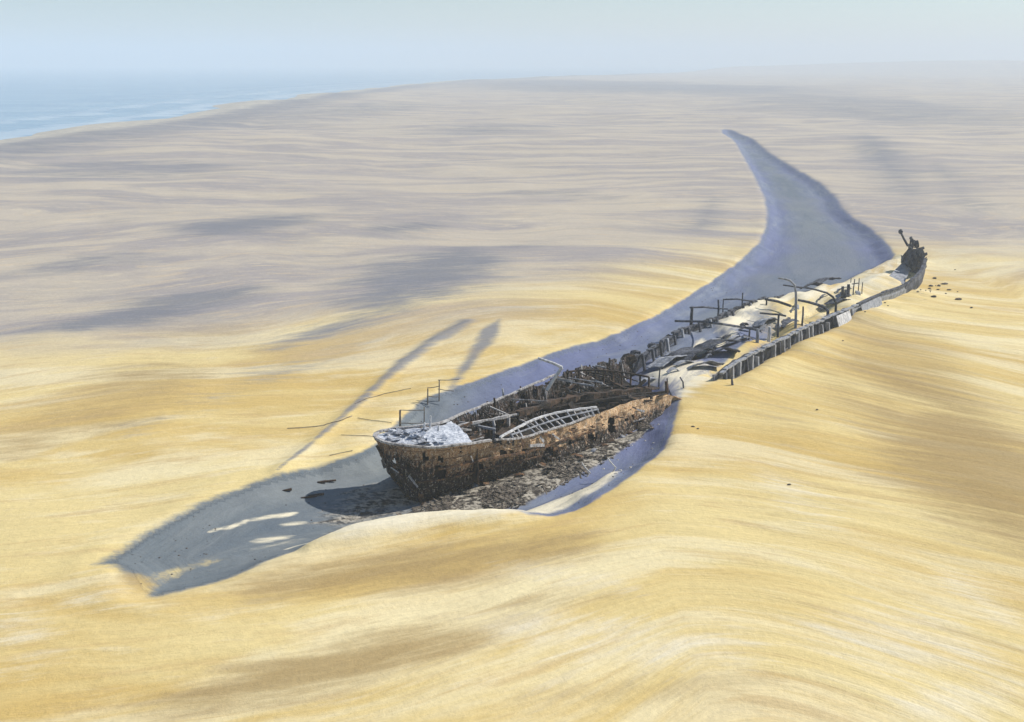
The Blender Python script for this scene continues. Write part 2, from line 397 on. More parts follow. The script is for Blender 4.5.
# ------------------------------------------------------------------ ground sheet
def build_ground():
    r = [0.5]
    while r[-1] < 7500:
        d = r[-1]
        k = .10 if d < 25 else (.0055 if d < 190 else (.012 if d < 900 else .03))
        r.append(d * (1 + k))
    r = np.array(r)
    f = np.linspace(R(-40), R(40), 760); g = np.linspace(R(40), R(320), 90)[1:-1]
    th = np.concatenate([f, g]); n = len(th)
    rr, tt = np.meshgrid(r, th, indexing='ij')
    X = (rr * np.sin(tt)).ravel(); Y = (rr * np.cos(tt)).ravel()
    Z = terrain(X, Y)
    nr = len(r)
    i = np.arange(nr - 1)[:, None] * n; j = np.arange(n)[None, :]; jn = (j + 1) % n
    q = np.stack([i + j, i + n + j, i + n + jn, i + jn], -1).reshape(-1, 4)[:, ::-1]
    me = bpy.data.meshes.new('desert_ground')
    nv = X.size
    me.vertices.add(nv); me.vertices.foreach_set('co', np.stack([X, Y, Z], -1).ravel().astype(np.float32))
    me.loops.add(q.size); me.loops.foreach_set('vertex_index', q.ravel().astype(np.int32))
    me.polygons.add(len(q)); me.polygons.foreach_set('loop_start', (np.arange(len(q)) * 4).astype(np.int32))
    me.polygons.foreach_set('use_smooth', np.ones(len(q), bool))
    me.update(calc_edges=True)
    # soil weights: minerals of the sand, with some shade painted in among them
    D = np.hypot(X, Y)
    grey = np.zeros(nv); brown = np.zeros(nv); pale = np.zeros(nv)
    def lay(dst, lst, boost):
        for (u, v, a, b, rot, w, amt) in lst:
            np.maximum(dst, min(1, amt * boost) * soft(oval(u, v, a, b, rot), X, Y, w), out=dst)
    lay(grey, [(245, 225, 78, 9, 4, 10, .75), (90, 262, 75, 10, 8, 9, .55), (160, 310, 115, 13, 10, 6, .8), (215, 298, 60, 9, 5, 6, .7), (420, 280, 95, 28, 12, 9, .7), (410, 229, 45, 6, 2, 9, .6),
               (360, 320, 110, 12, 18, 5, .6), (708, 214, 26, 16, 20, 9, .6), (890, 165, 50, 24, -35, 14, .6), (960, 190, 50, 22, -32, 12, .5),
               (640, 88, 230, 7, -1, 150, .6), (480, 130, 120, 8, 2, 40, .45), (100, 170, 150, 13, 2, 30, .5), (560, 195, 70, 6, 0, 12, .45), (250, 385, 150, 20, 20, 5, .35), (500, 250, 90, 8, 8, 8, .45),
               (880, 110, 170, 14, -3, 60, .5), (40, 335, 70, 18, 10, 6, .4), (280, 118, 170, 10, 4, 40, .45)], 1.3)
    np.maximum(grey, .95 * soft(ground([(446, 393), (452, 380), (482, 330), (500, 319), (499, 338), (476, 362), (458, 386)]), X, Y, .9), out=grey)  # dark wedge, a hollow's shade put into the ground colour
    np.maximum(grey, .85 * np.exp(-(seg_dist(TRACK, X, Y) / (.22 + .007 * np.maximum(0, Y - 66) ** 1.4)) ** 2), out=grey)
    lay(brown, [(985, 475, 120, 60, -24, 7, .85), (930, 395, 110, 22, -22, 6, .7), (1010, 540, 60, 16, -26, 4, .7), (900, 430, 70, 38, -30, 4, .55), (900, 355, 90, 34, -20, 5, .5), (860, 400, 70, 26, -25, 4, .5), (330, 668, 170, 20, 12, 3, .8), (230, 694, 100, 14, 8, 2.5, .7), (420, 640, 120, 9, 12, 2, .6), (420, 566, 190, 22, 9, 3.2, .75),
                (560, 600, 120, 14, 4, 2, .35), (130, 395, 90, 40, 15, 4, .45), (780, 420, 60, 30, -20, 3, .35), (40, 430, 70, 30, 20, 4, .4), (140, 580, 22, 12, -20, 1, .7), (640, 690, 150, 18, 4, 1.5, .35), (770, 365, 45, 14, 25, 2, .4)], 1.2)
    lay(pale, [(226, 520, 22, 2.0, 16, .3, .95), (260, 509, 20, 1.7, 12, .3, .9), (268, 535, 40, 3, 12, .6, .5), (278, 505, 22, 2.4, 10, .3, .9), (292, 512, 16, 2, 10, .3, .85), (272, 528, 24, 2, 10, .3, .8), (300, 538, 18, 1.8, 10, .3, .75),
               (620, 640, 170, 30, -6, 2, .45), (900, 640, 120, 40, -10, 2.5, .45), (560, 575, 90, 16, -8, 1.5, .4), (800, 500, 70, 24, -30, 2.5, .4), (960, 700, 80, 30, 5, 2, .5),
               (752, 312, 26, 6, 18, 1.5, .85), (783, 302, 18, 5, 18, 1.5, .8), (812, 298, 20, 6, 10, 1.5, .85), (735, 327, 22, 6, 14, 1.5, .8), (862, 286, 36, 6, 14, 2, .9), (700, 345, 10, 4, 10, 1, .7), (725, 338, 14, 4, 10, 1, .7),
               (30, 640, 60, 40, 10, 2, .4), (470, 690, 120, 20, 5, 2, .3), (980, 600, 60, 16, -30, 2, .5), (90, 600, 60, 16, 12, 2, .4)], 1.3)
    np.maximum(pale, soft(LEDGE, X, Y, .7) * .95, out=pale)
    np.maximum(pale, soft(GAP, X, Y, 1.6) * .85, out=pale)
    hm = soft(HULL2, X, Y, 1.0)
    np.maximum(pale, hm * (.10 + .50 * sstep(17, 42, X)), out=pale)
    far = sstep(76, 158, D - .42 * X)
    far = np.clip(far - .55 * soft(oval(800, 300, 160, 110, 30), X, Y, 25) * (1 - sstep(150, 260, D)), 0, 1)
    cd = sdist_big(X, Y)
    hm = soft(HULL2, X, Y, 1.0)
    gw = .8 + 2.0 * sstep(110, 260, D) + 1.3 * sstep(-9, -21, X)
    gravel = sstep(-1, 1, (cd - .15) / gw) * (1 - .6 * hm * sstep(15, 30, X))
    for (u, v, a, b, rt_, am) in ((156, 577, 34, 12, 24, .40), (130, 587, 18, 10, 0, .34), (250, 541, 60, 10, 16, .28), (190, 560, 30, 7, 16, .3)): gravel = gravel * (1 - am * soft(oval(u, v, a, b, rt_), X, Y, .8))
    ins_ = [at(u, v) for u, v in ((724, 376), (760, 355), (800, 336), (838, 317))]
    np.maximum(gravel, .75 * np.exp(-(seg_dist(ins_, X, Y) / 1.7) ** 2), out=gravel); pale *= 1 - .9 * np.exp(-(seg_dist(ins_, X, Y) / 1.7) ** 2)  # grey strip inside the starboard wall, its shade laid into the colour
    rubble_shade = soft(BANK, X, Y, .8)
    np.maximum(rubble_shade, .66 * soft(oval(372, 490, 74, 24, 16), X, Y, 3.6), out=rubble_shade)  # bow shadow deepened and smudged outward in the ground colour
    np.maximum(rubble_shade, .5 * soft(oval(915, 292, 22, 8, -30), X, Y, 2), out=rubble_shade)
    sd = shore_side(X, Y)
    np.maximum(grey, .75 * sstep(90, 25, sd), out=grey); np.maximum(pale, .6 * sstep(34, 4, sd), out=pale)
    olive = np.maximum(sstep(3, -9, X) * (D < 90), sstep(1.8, 6.5, cd + (fbm(X / 6, Y / 6, 3, 49) - .5) * 5) * sstep(85, 120, Y) * .75)
    def put(name, a, b, c, d=None):
        at_ = me.attributes.new(name, 'FLOAT_COLOR', 'POINT')
        at_.data.foreach_set('color', np.stack([a, b, c, np.ones(nv) if d is None else d], -1).ravel().astype(np.float32))
    put('soil_and_shade', grey, brown, pale); put('soil_and_shade_more', far, gravel, rubble_shade, olive)
    fs, ft = flow(X, Y); inc = cd > .6
    ft = np.where(inc, -cd * 1.1 + (fbm(X / 9, Y / 9, 2, 44) - .5) * 2.5, ft); fs = np.where(inc, .75 * Y + .62 * X, fs)
    at_ = me.attributes.new('flow', 'FLOAT_VECTOR', 'POINT')
    at_.data.foreach_set('vector', np.stack([fs, ft, np.zeros(nv)], -1).ravel().astype(np.float32))
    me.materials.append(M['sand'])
    o = bpy.data.objects.new('ground', me); col.objects.link(o); o['kind'] = 'structure'
build_ground()

# ------------------------------------------------------------------ sea with surf
def build_sea():
    m, t, b = newmat('sea_water'); N = NT(t)
    geo = N.n('ShaderNodeNewGeometry').outputs['Position']
    sd = N.attr('shore'); s = sd.outputs['Fac']
    w = N.noise(N.scale(geo, (.012, .03, .03)), 1, 5, .6); w2 = N.noise(N.scale(geo, (.10, .25, .2)), 1, 4, .6)
    c = N.mix(N.ramp(w, .4, .6), (.20, .35, .48), (.28, .43, .54))
    # breaking surf runs in lines along the beach
    ph = N.math('MULTIPLY_ADD', w, 60, s); wave = N.math('SINE', N.math('MULTIPLY', ph, .14))
    near = N.ramp(s, 190, 8)
    f = N.math('MULTIPLY', near, N.ramp(N.math('MULTIPLY_ADD', w2, 1.2, wave), .45, 1.3))
    edge = N.ramp(N.math('MULTIPLY_ADD', w2, 30, s), 44, 4)
    f = N.math('MAXIMUM', f, edge)
    c = N.mix(N.math('MULTIPLY', f, .32), c, (.72, .76, .78))
    N.l(c, b.inputs['Base Color']); N.l(N.math('MULTIPLY_ADD', f, .5, .28), b.inputs['Roughness'])
    b.inputs['IOR'].default_value = 1.33
    N.bump(w2, .5, .6, b)
    xs = -np.geomspace(1, 9000, 120) + 1; xs = np.concatenate([xs[::-1], np.geomspace(1, 6500, 100)])
    ys = np.concatenate([np.linspace(-1500, 0, 30)[:-1], np.linspace(0, 1200, 220), np.geomspace(1200, 7200, 60)[1:]])
    gx, gy = np.meshgrid(xs, ys); X, Y = gx.ravel(), gy.ravel()
    s_ = -shore_side(X, Y); n = len(xs)
    keep = s_ > -30
    fs = []
    idx = {}; vs = []
    def vid(i):
        if i not in idx: idx[i] = len(vs); vs.append((X[i], Y[i], -1.6))
        return idx[i]
    for r_ in range(len(ys) - 1):
        for c_ in range(n - 1):
            q = (r_ * n + c_, r_ * n + c_ + 1, (r_ + 1) * n + c_ + 1, (r_ + 1) * n + c_)
            if any(keep[i] for i in q) and max(np.hypot(X[i], Y[i]) for i in q) < 7450: fs.append(tuple(vid(i) for i in q))
    me = bpy.data.meshes.new('sea'); me.from_pydata(vs, [], fs); me.update()
    a = me.attributes.new('shore', 'FLOAT', 'POINT')
    arr = np.zeros(len(vs), np.float32)
    for i, k in idx.items(): arr[k] = s_[i]
    a.data.foreach_set('value', arr); me.materials.append(m)
    o = bpy.data.objects.new('sea', me); col.objects.link(o); o['kind'] = 'structure'
build_sea()

# ------------------------------------------------------------------ the rusted front section
AX = Vector((.617, .786, 0)); SB = Vector((.786, -.617, 0))       # along the ship, and to its starboard side
org = at(412, 500, -1.0)
w1 = empty('shipwreck', org, 'rust brown high sided section of broken ship with pale deck at its near end', 'shipwreck')
tops = [(630, 355, .9), (600, 362, 1.4), (575, 368, 1.9), (560, 373, 2.1), (530, 386, 2.1), (500, 399, 2.2), (467, 412, 2.4), (435, 426, 2.6), (410, 427, 2.6), (390, 429, 2.6), (377, 432, 2.6), (371, 437, 2.6),
        (381, 442, 2.6), (396, 446, 2.6), (415, 448, 2.6), (440, 448, 2.55), (460, 446, 2.5), (475, 443, 2.45), (495, 440.5, 2.2), (518, 439, 1.75), (541, 433, 1.4), (566, 425.5, 1.25), (595, 415, 1.1), (620, 405, 1.05), (648, 397, .85), (668, 393.5, .65), (682, 399.5, .15)]
bases = [None] * 10 + [(394, 474, -1.1), (399, 484, -1.2), (404, 494, -1.2), (410, 501, -1.2), (419, 504.5, -1.2), (438, 498, -1.2), (458, 491, -1.2), (474, 486, -1.2), (494, 479, -1.2), (516, 473, -1.2), (538, 470, -1.25), (562, 463, -1.25), (592, 453, -1.25), (618, 442, -1.2), (643, 430, -1.1), (664, 418, -.95), (684, 406, -.8)]
TP = [at(*p) for p in tops]
BPs = []
for i, b_ in enumerate(bases):
    if b_: BPs.append(at(*b_))
    else:
        q = TP[i] + SB * (.7 if i < 8 else 1.0) + AX * (0 if i < 8 else 1.0); q.z = -1.1; BPs.append(q)
NC, NRW = 330, 26
both, arc = resample([(*a, *b) for a, b in zip(TP, BPs)], NC)
both = smooth_line(both, 4, 2)
def wall_point(c, k):
    """c: column, k: 0 at the keel side, 1 at the gunwale"""
    t_, b_ = Vector(both[c][:3]), Vector(both[c][3:])
    w = k ** .72; p = b_.lerp(t_, w); p.z = b_.z + (t_.z - b_.z) * k; return p
HOLES = [(425, 459, 2.6, 2.6), (498, 442, 3, 2.5), (507, 443, 2.4, 2), (502, 453, 2.6, 3), (525, 452, 2, 2.6), (570, 441, 2.4, 4), (611, 429, 2.4, 4), (440, 473, 5, 6), (465, 462, 2, 2), (548, 449, 2, 2.6), (590, 437, 2, 2.4), (632, 417, 2, 2.4), (395, 460, 2.2, 3), (480, 468, 3, 3)]
HR = random.Random(5)
for _ in range(30):
    u = HR.uniform(382, 655); top = 450 if u < 480 else 450 - (u - 480) * .25; HOLES.append((u, top + HR.uniform(2, 38) * (1 - .6 * max(0, u - 480) / 180), HR.uniform(.5, 2.6), HR.uniform(.6, 3.4)))
def hull_part(name, c0, c1, label=None, ragged=.0, starboard=True):
    vs = []; uvs = []; band = []; fs = []
    rnd = random.Random(c0)
    n = c1 - c0 + 1
    for c in range(c0, c1 + 1):
        a = both[max(c - 1, 0)]; b = both[min(c + 1, NC - 1)]
        d = Vector((b[0] - a[0], b[1] - a[1], 0)); d.normalize(); nn = Vector((d.y, -d.x, 0))
        for r_ in range(NRW + 1):
            k = r_ / NRW; p = wall_point(c, k)
            wob = (float(fbm(np.array([arc[c] * 1.1]), np.array([p.z * 1.3]), 3, 41)[0]) - .5) * .5 * (0.4 + math.sin(k * math.pi))
            rib = .05 * math.exp(-((arc[c] % 1.15 - .5) / .12) ** 2)      # plates sucked in between frames
            vs.append(p + nn * (wob + rib)); uvs.append((arc[c], p.z + 2)); u_ = px(p)[0]
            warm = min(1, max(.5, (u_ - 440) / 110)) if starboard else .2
            band.append((k, warm if starboard else 0, (1 if u_ < 400 else max(0, 1 - (u_ - 400) / 60)) if starboard else 0, 1))  # third value: shade painted on the rounded end
    W = NRW + 1
    for i in range(n - 1):
        for r_ in range(NRW):
            c = c0 + i; k = (r_ + .5) / NRW; p = wall_point(c, k); u, v = px(p)
            if starboard and any(abs(u - h[0]) < h[2] and abs(v - h[1]) < h[3] for h in HOLES): continue
            nz = float(fbm(np.array([arc[c] / .9]), np.array([p.z / .7]), 3, 55)[0])
            if nz > .80 - .10 * (k > .75) * ragged - .30 * ragged * max(0, k - .86) / .14: continue
            fs.append((i * W + r_, (i + 1) * W + r_, (i + 1) * W + r_ + 1, i * W + r_ + 1))
    me = bpy.data.meshes.new(name); me.from_pydata([v - org for v in vs], [], fs)
    uvl = me.uv_layers.new(name='UVMap')
    for l in me.loops: uvl.data[l.index].uv = uvs[l.vertex_index]
    a = me.attributes.new('band', 'FLOAT_COLOR', 'POINT'); a.data.foreach_set('color', np.array(band, np.float32).ravel())
    me.materials.append(M['hull'] if starboard else M['hull_shaded']); o = bpy.data.objects.new(name, me); col.objects.link(o); o.parent = w1
    so = o.modifiers.new('thickness', 'SOLIDIFY'); so.thickness = .09; so.offset = -1
    if label: o['label'] = label
    o['org'] = tuple(org)
    return o
def col_near(i):      # column index of outline point i
    d = np.cumsum([0] + [float(np.linalg.norm(np.array([*TP[k + 1], *BPs[k + 1]]) - np.array([*TP[k], *BPs[k]]))) for k in range(len(TP) - 1)])
    return int(round(d[i] / d[-1] * (NC - 1)))
cA, cB, cC = col_near(7), col_near(14), NC - 1
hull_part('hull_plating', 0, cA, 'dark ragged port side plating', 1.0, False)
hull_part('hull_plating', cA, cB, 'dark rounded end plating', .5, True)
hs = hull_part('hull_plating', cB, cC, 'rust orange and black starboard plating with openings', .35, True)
# gunwales: pale bent strip along the top edge
def strip_along(c0, c1, off, dz, w, h, name, mat, step=3, jit=.12, k=1.0):
    mb = MB(); last = None
    for c in range(c0, c1 + 1, step):
        p = wall_point(c, k) + Vector((0, 0, dz)); a = both[max(c - 2, 0)]; b = both[min(c + 2, NC - 1)]
        d = Vector((b[0] - a[0], b[1] - a[1], 0)); d.normalize(); p += Vector((-d.y, d.x, 0)) * off
        p += Vector((0, 0, random.uniform(-.04, .04)))
        if last is not None: mb.beam(last, p + (p - last) * .02, w * random.uniform(1 - jit, 1 + jit), h)
        last = p
    return mb.build(name, mat, w1)
strip_along(cA - 12, col_near(18), .02, .05, .2, .12, 'gunwale', M['worn'])
strip_along(col_near(18), col_near(22), 0, .04, .15, .10, 'gunwale', M['worn'])
strip_along(col_near(3), cA - 12, 0, .03, .17, .1, 'gunwale', M['worn'], 4)
strip_along(col_near(15), col_near(22), -.13, 0, .14, .12, 'rubbing_strake', M['brown'], 3, .3, .62)
strip_along(col_near(14), col_near(20), -.13, 0, .10, .09, 'rubbing_strake', M['brown'], 3, .3, .40)
# raised end deck, bleached and buckled
deck_out = [wall_point(c, .965) for c in range(col_near(7) - 10, col_near(17) + 1, 2)]
def deck_mesh():
    mb = MB(); n = len(deck_out); half = n // 2
    L = deck_out[:half]; Rr = deck_out[::-1][:half]; K = 16; grid = []
    for i in range(half):
        a, b = Vector(L[i]), Vector(Rr[i]); row = []
        for j in range(K + 1):
            p = a.lerp(b, .02 + .96 * j / K)
            p.z += .14 * math.sin(math.pi * j / K) + (float(fbm(np.array([p.x * 1.4]), np.array([p.y * 1.4]), 3, 5)[0]) - .5) * .28
            row.append(p)
        grid.append(row)
    mb.sheet(grid, .06); return mb
dk = deck_mesh().build('foredeck', M['deck'], w1)
dc = sum(deck_out, Vector()) / len(deck_out)
for i in range(40):       # loose buckled deck plates
    a = random.choice(deck_out); p = Vector(a).lerp(dc, random.uniform(.25, .95)); p.z = dc.z + .14 + random.uniform(.0, .12)
    r_ = random.uniform(0, 3); e1 = Vector((math.cos(r_), math.sin(r_), random.uniform(-.15, .15))) * random.uniform(.2, .5); e2 = Vector((-math.sin(r_), math.cos(r_), random.uniform(-.2, .2))) * random.uniform(.1, .25)
    g = [[p + e1 * x + e2 * y + Vector((0, 0, .1 * x * x)) for y in (-1, 0, 1)] for x in (-1, -.3, .4, 1)]
    MB().sheet(g, .03).build('loose_plate', M['deck'] if i % 3 else M['greyplate'], dk)
for u, v, hgt in ((430, 428, .8), (424, 431, .55), (438, 432, .4)):
    p = at(u, v, 2.55); MB().tube([p, p + Vector((.03, 0, hgt * .7)), p + Vector((.06, .03, hgt))], .075, .05).build('bollard', M['pale'], dk)
# break of the deck: dark bulkhead facing the hold
cb = wall_point(col_near(7) - 6, 1); cs = wall_point(col_near(17) + 2, 1)
g = [[Vector(cb).lerp(cs, .04 + .92 * i / 8) + Vector((random.uniform(-.05, .05), random.uniform(-.05, .05), -.25 - 2.6 * j / 5)) for j in range(6)] for i in range(9)]
MB().sheet(g, .06).build('bulkhead', M['dark'], w1)
for i in range(12):       # torn deck beams reaching past the break
    a = Vector(cb).lerp(cs, random.uniform(.05, .95)) + Vector((0, 0, random.uniform(-.25, -.02))); q = a + AX * random.uniform(.4, 2.0) + SB * random.uniform(-.3, .3) + Vector((0, 0, random.uniform(-.5, .05)))
    MB().beam(a - AX * .4, q, random.uniform(.07, .2), random.uniform(.05, .1), jit=.2).build('torn_beam', M[('worn', 'dark', 'worn', 'brown')[i % 4]], w1)
# frames (ribs) standing inside both sides
def inner_normal(c):
    a = both[max(c - 3, 0)]; b = both[min(c + 3, NC - 1)]; d = Vector((b[0] - a[0], b[1] - a[1], 0)); d.normalize(); return Vector((-d.y, d.x, 0))
# outward normal of the loft is (dy,-dx) for this winding, so (-dy,dx) points inboard
def rib(c, mat, over=0.0, w=.12):
    nn = inner_normal(c); pts = [wall_point(c, k) + nn * .2 for k in (.05, .3, .55, .8, .97)]
    pts[-1] = pts[-1] + Vector((random.uniform(-.1, .1), random.uniform(-.1, .1), over))
    mb = MB()
    for a, b in zip(pts[:-1], pts[1:]): mb.beam(a, b, w, w * 1.7)
    mb.build('rib', mat, w1)
ribs_ = [c for c in range(10, cA - 8, 8)]
for i, c in enumerate(ribs_): rib(c + random.randint(-2, 2), M['black'] if i % 4 else M['worn'], random.choice((-.3, -.1, 0, 0, .12, .3)), random.uniform(.05, .09))
for i, c in enumerate(range(col_near(18), NC - 14, 6)): rib(c, M['brown'] if i % 2 else M['black'], random.choice((-.1, 0, 0, .1)), .1)
for i in range(30):
    c = random.randint(col_near(11), NC - 30); k0 = random.uniform(.35, 1.0); nn = -inner_normal(c) * random.uniform(.06, .2)
    a = wall_point(c, k0) + nn; b = wall_point(min(NC - 1, c + random.randint(1, 7)), max(0, k0 - random.uniform(.02, .22))) + nn * 1.4
    MB().beam(a, b, random.uniform(.05, .22), .04, up=SB, jit=.15).build('hanging_strip', M[('brown', 'dark', 'worn')[i % 3]], w1)
# black sheets added behind starboard plating and over hold floor, keeping openings dark
g = []
for c in range(col_near(12), NC - 30, 5):
    nn = inner_normal(c); g.append([wall_point(c, k) + nn * (.5 + random.uniform(-.06, .06)) for k in (.02, .3, .55, .8)])
MB().sheet(g, .05).build('dark_backing', M['black'], w1)
g = []
for c in range(col_near(7) - 8, 10, -6):
    a = wall_point(c, .3); q = min(range(col_near(16), NC), key=lambda k: abs((Vector(both[k][:3]) - Vector(both[c][:3])).dot(AX))); b = wall_point(q, .3); nn = inner_normal(c) * .3
    g.append([(a + nn).lerp(b - nn, j / 8) + Vector((0, 0, random.uniform(-.15, .15))) for j in range(9)])
MB().sheet(g, .06).build('floor_backing', M['black'], w1)
# long inner coaming on the port side with stubby pillars under it
def P3(l): return [at(*p) for p in l]
coam = P3([(438, 431, 2.3), (470, 423, 2.25), (500, 418, 2.1), (518, 414, 1.9)])
mb = MB()
for a, b in zip(coam[:-1], coam[1:]): mb.beam(a, b, .16, .14, jit=.25)
mb.build('coaming', M['worn'], w1)
for i in range(9):
    p = coam[0].lerp(coam[-1], i / 8); p = Vector((p.x, p.y, 2.05 - .03 * i)); MB().beam(p, p - Vector((0, 0, 2.0)), .2 if i % 2 else .12, .14).build('pillar', M['worn'] if i % 3 == 1 else M['black'], w1)
coam2 = P3([(518, 414, 1.9), (560, 400, 1.5), (600, 394, 1.2), (650, 389, .7)])
mb = MB()
for a, b in zip(coam2[:-1], coam2[1:]): mb.beam(a, b, .4, .34, jit=.2)
mb.build('coaming', M['dark'], w1)
# side deck skeleton on the starboard side: stringer and cross beams like a ladder
strg = P3([(500, 437, 2.3), (513, 430, 2.25), (530, 421, 2.1), (545, 415.5, 2.0), (562, 411.5, 1.9), (580, 409, 1.75), (600, 406.5, 1.5)])
sp, _ = resample([tuple(p) for p in strg], 60)
mb = MB()
for i in range(0, 57, 3): mb.beam(Vector(sp[i]) + Vector((0, 0, random.uniform(-.03, .03))), sp[i + 3], random.uniform(.12, .18), .11)
mb.build('stringer', M['pale'], w1)
mid = []
for i in range(6, 60, 3):
    p = Vector(sp[i]); j = min(range(col_near(17), NC), key=lambda c: (Vector(both[c][:3]) - p).length)
    q = wall_point(min(j + 1, NC - 1), .98)
    if i in (15, 39): continue
    MB().beam(p + AX * random.uniform(-.06, .06), q + AX * random.uniform(-.2, .2), random.uniform(.05, .13), .08, jit=.2).build('deck_beam', M['worn'] if i % 2 else M['greyplate'], w1); mid.append(p.lerp(q, .5) + Vector((0, 0, .09)))
mb = MB()
for a, b in zip(mid[:-1], mid[1:]): mb.beam(a, b, .1, .07)
mb.build('stringer', M['greyplate'], w1)
# thin ribs and cross beams left standing all along the hold
for i in range(34):
    c = random.randint(14, cA - 14); nn = inner_normal(c); a = wall_point(c, random.uniform(.55, .95)) + nn * .15
    L_ = random.uniform(.8, 3.2); q = a + nn * L_ + AX * random.uniform(-.8, .8) + Vector((0, 0, random.uniform(-.9, .15)))
    MB().beam(a, q, random.uniform(.05, .1), random.uniform(.06, .12), jit=.2).build('cross_beam', M[('worn', 'black', 'dark', 'greyplate', 'black')[i % 5]], w1)
for i in range(22):
    c = random.randint(14, cA - 12); nn = inner_normal(c); a = wall_point(c, .5) + nn * random.uniform(.3, 1.6)
    MB().beam(a - Vector((0, 0, .8)), a + Vector((random.uniform(-.3, .3), random.uniform(-.3, .3), random.uniform(.5, 1.1))), random.uniform(.05, .1), .08, jit=.2).build('rib', M[('worn', 'black', 'dark')[i % 3]], w1)
# stanchions with a bent rail across the after end
rl = P3([(566, 372, 2.1), (582, 370, 2.0), (600, 370, 1.9), (618, 371.5, 1.8), (634, 374, 1.6), (649, 377, 1.4)])
rs, _ = resample([tuple(p) for p in rl], 40); rs = smooth_line(rs, 3, 2)
mb = MB()
for i in range(0, 39, 3): mb.beam(rs[i], rs[min(i + 3, 39)], .15, .12)
rail = mb.build('rail', M['dark'], w1)
for i in range(3, 40, 4):
    p = Vector(rs[i]); MB().beam(p, p - Vector((random.uniform(-.1, .1), .1, 1.25)), .11 if i % 8 else .17, .11).build('stanchion', M['dark'], rail)
# collapsed deck beams, curved ledge and braces in the after hold
for k, l in enumerate([[(556, 393, 1.1), (575, 385, 1.3), (590, 377, 1.5)], [(566, 392, .9), (586, 399, .9), (600, 402, .9)], [(588, 384, 1.2), (602, 396, .9), (610, 399, .8)], [(575, 396, .9), (600, 388, .9), (636, 386, .7)],
                       [(600, 398, .8), (625, 395, .8), (640, 385, .8), (645, 380, 1.1)], [(560, 401, 1.1), (600, 400, 1.0), (650, 396, .7)], [(530, 405, 1.3), (570, 400, 1.2), (610, 394, 1.0)], [(540, 411, 1.2), (580, 404, 1.1), (640, 394, .8), (668, 392, .4)],
                       [(610, 381, 1), (626, 389, .8), (650, 391, .5)], [(565, 380, 1.4), (590, 392, 1)]]):
    l = P3(l); mb = MB()
    for a, b in zip(l[:-1], l[1:]): mb.beam(a, b, random.uniform(.14, .26), .16, jit=.15)
    mb.build('fallen_beam', M['black'] if k % 4 else M['dark'], w1)
for k in range(46):       # buckled plates lying in the hold
    u = random.uniform(445, 655); c = 438 - (u - 445) * .215; v = c + random.uniform(-9, 7); z = 1.1 - (u - 445) / 300 + random.uniform(-.5, .3)
    p = at(u, v, z); r_ = random.uniform(0, 3)
    e1 = Vector((math.cos(r_), math.sin(r_), random.uniform(-.4, .4))) * random.uniform(.5, 1.3); e2 = Vector((-math.sin(r_), math.cos(r_), random.uniform(-.4, .4))) * random.uniform(.2, .5)
    g = [[p + e1 * x + e2 * y + Vector((0, 0, random.uniform(.05, .3) * x * x)) for y in (-1, 1)] for x in (-1, -.4, .3, 1)]
    MB().sheet(g, .05).build('buckled_plate', M['black'] if k % 5 else M['dark'], w1)
# posts along the port side and at the after end
for (u, v1, v0, z0, r_, mt) in ((503, 388, 402, 1.4, .09, 'pale'), (495, 397, 419, 1.0, .10, 'dark'), (488, 401, 413, 1.5, .09, 'dark'), (468, 410, 420, 1.8, .08, 'dark'), (474, 408, 418, 1.8, .06, 'pale'), (521, 386, 396, 1.6, .08, 'dark'),
                               (527, 391, 404, 1.1, .10, 'dark'), (537, 386, 397, 1.2, .08, 'dark'), (666, 381, 398, .1, .16, 'dark'), (480, 426, 437, 1, .09, 'pale'), (494, 420, 433, .9, .12, 'pale')):
    p = at(u, v0, z0); h = (v0 - v1) * p.length / F * 1.05; MB().tube([p - Vector((0, 0, .6)), p + Vector((.02, 0, h * .6)), p + Vector((-.05, .04, h))], r_, r_ * .7, 7).build('post', M[mt], w1)
p = at(547, 390, 1.95); Y = p.y
MB().tube([p, atY(554, 379, Y), atY(562, 367.5, Y)], .13, .12).build('boom', M['pale'], w1).name = 'derrick_post'
MB().tube([atY(562, 367.5, Y), atY(554, 363.5, Y), atY(538, 358, Y)], .12, .09).build('derrick_boom', M['pale'], w1)
# rudder post hanging from the rounded end
pr_ = [at(417, 487, -.2), at(420, 494, -.7), at(424, 505, -1.1)]
MB().beam(pr_[0], pr_[1], .25, .2).beam(pr_[1], pr_[2], .3, .2).build('stern_post', M['brown'], w1)

# ------------------------------------------------------------------ the buried section
org2 = at(800, 325, .2)
w2 = empty('buried_shipwreck', org2, 'blue grey buried section of ship filled with sand, with posts and arched davits', 'shipwreck')
stb = P3([(716, 377, .9), (735, 362, 1.25), (760, 350, 1.3), (790, 335, 1.3), (810, 325, 1.3), (845, 310, 1.2), (880, 294, 1.2), (906, 285, 1.4), (921, 272, 1.9), (926, 259, 2.7)])
sr, sq = resample([tuple(p) for p in stb], 160); sr = smooth_line(sr, 3, 2)
def seg_strip(arr, a, b, w, h, name, mat, step=4, dz=0, par=None, jit=.0):
    mb = MB()
    for i in range(a, b, step):
        p, q = Vector(arr[i]), Vector(arr[min(i + step, b)]); z = Vector((0, 0, dz + random.uniform(-jit, jit))); mb.beam(p + z, q + z + (q - p) * .03, w, h)
    return mb.build(name, mat, par or w2)
iu = lambda u: min(range(160), key=lambda i: abs(px(sr[i])[0] - u))
seg_strip(sr, iu(722), iu(857), .30, .15, 'gunwale', M['greyplate'], 2, jit=.09)
seg_strip(sr, iu(857), 159, .34, .2, 'gunwale', M['slate'], jit=.05)
inb = -SB
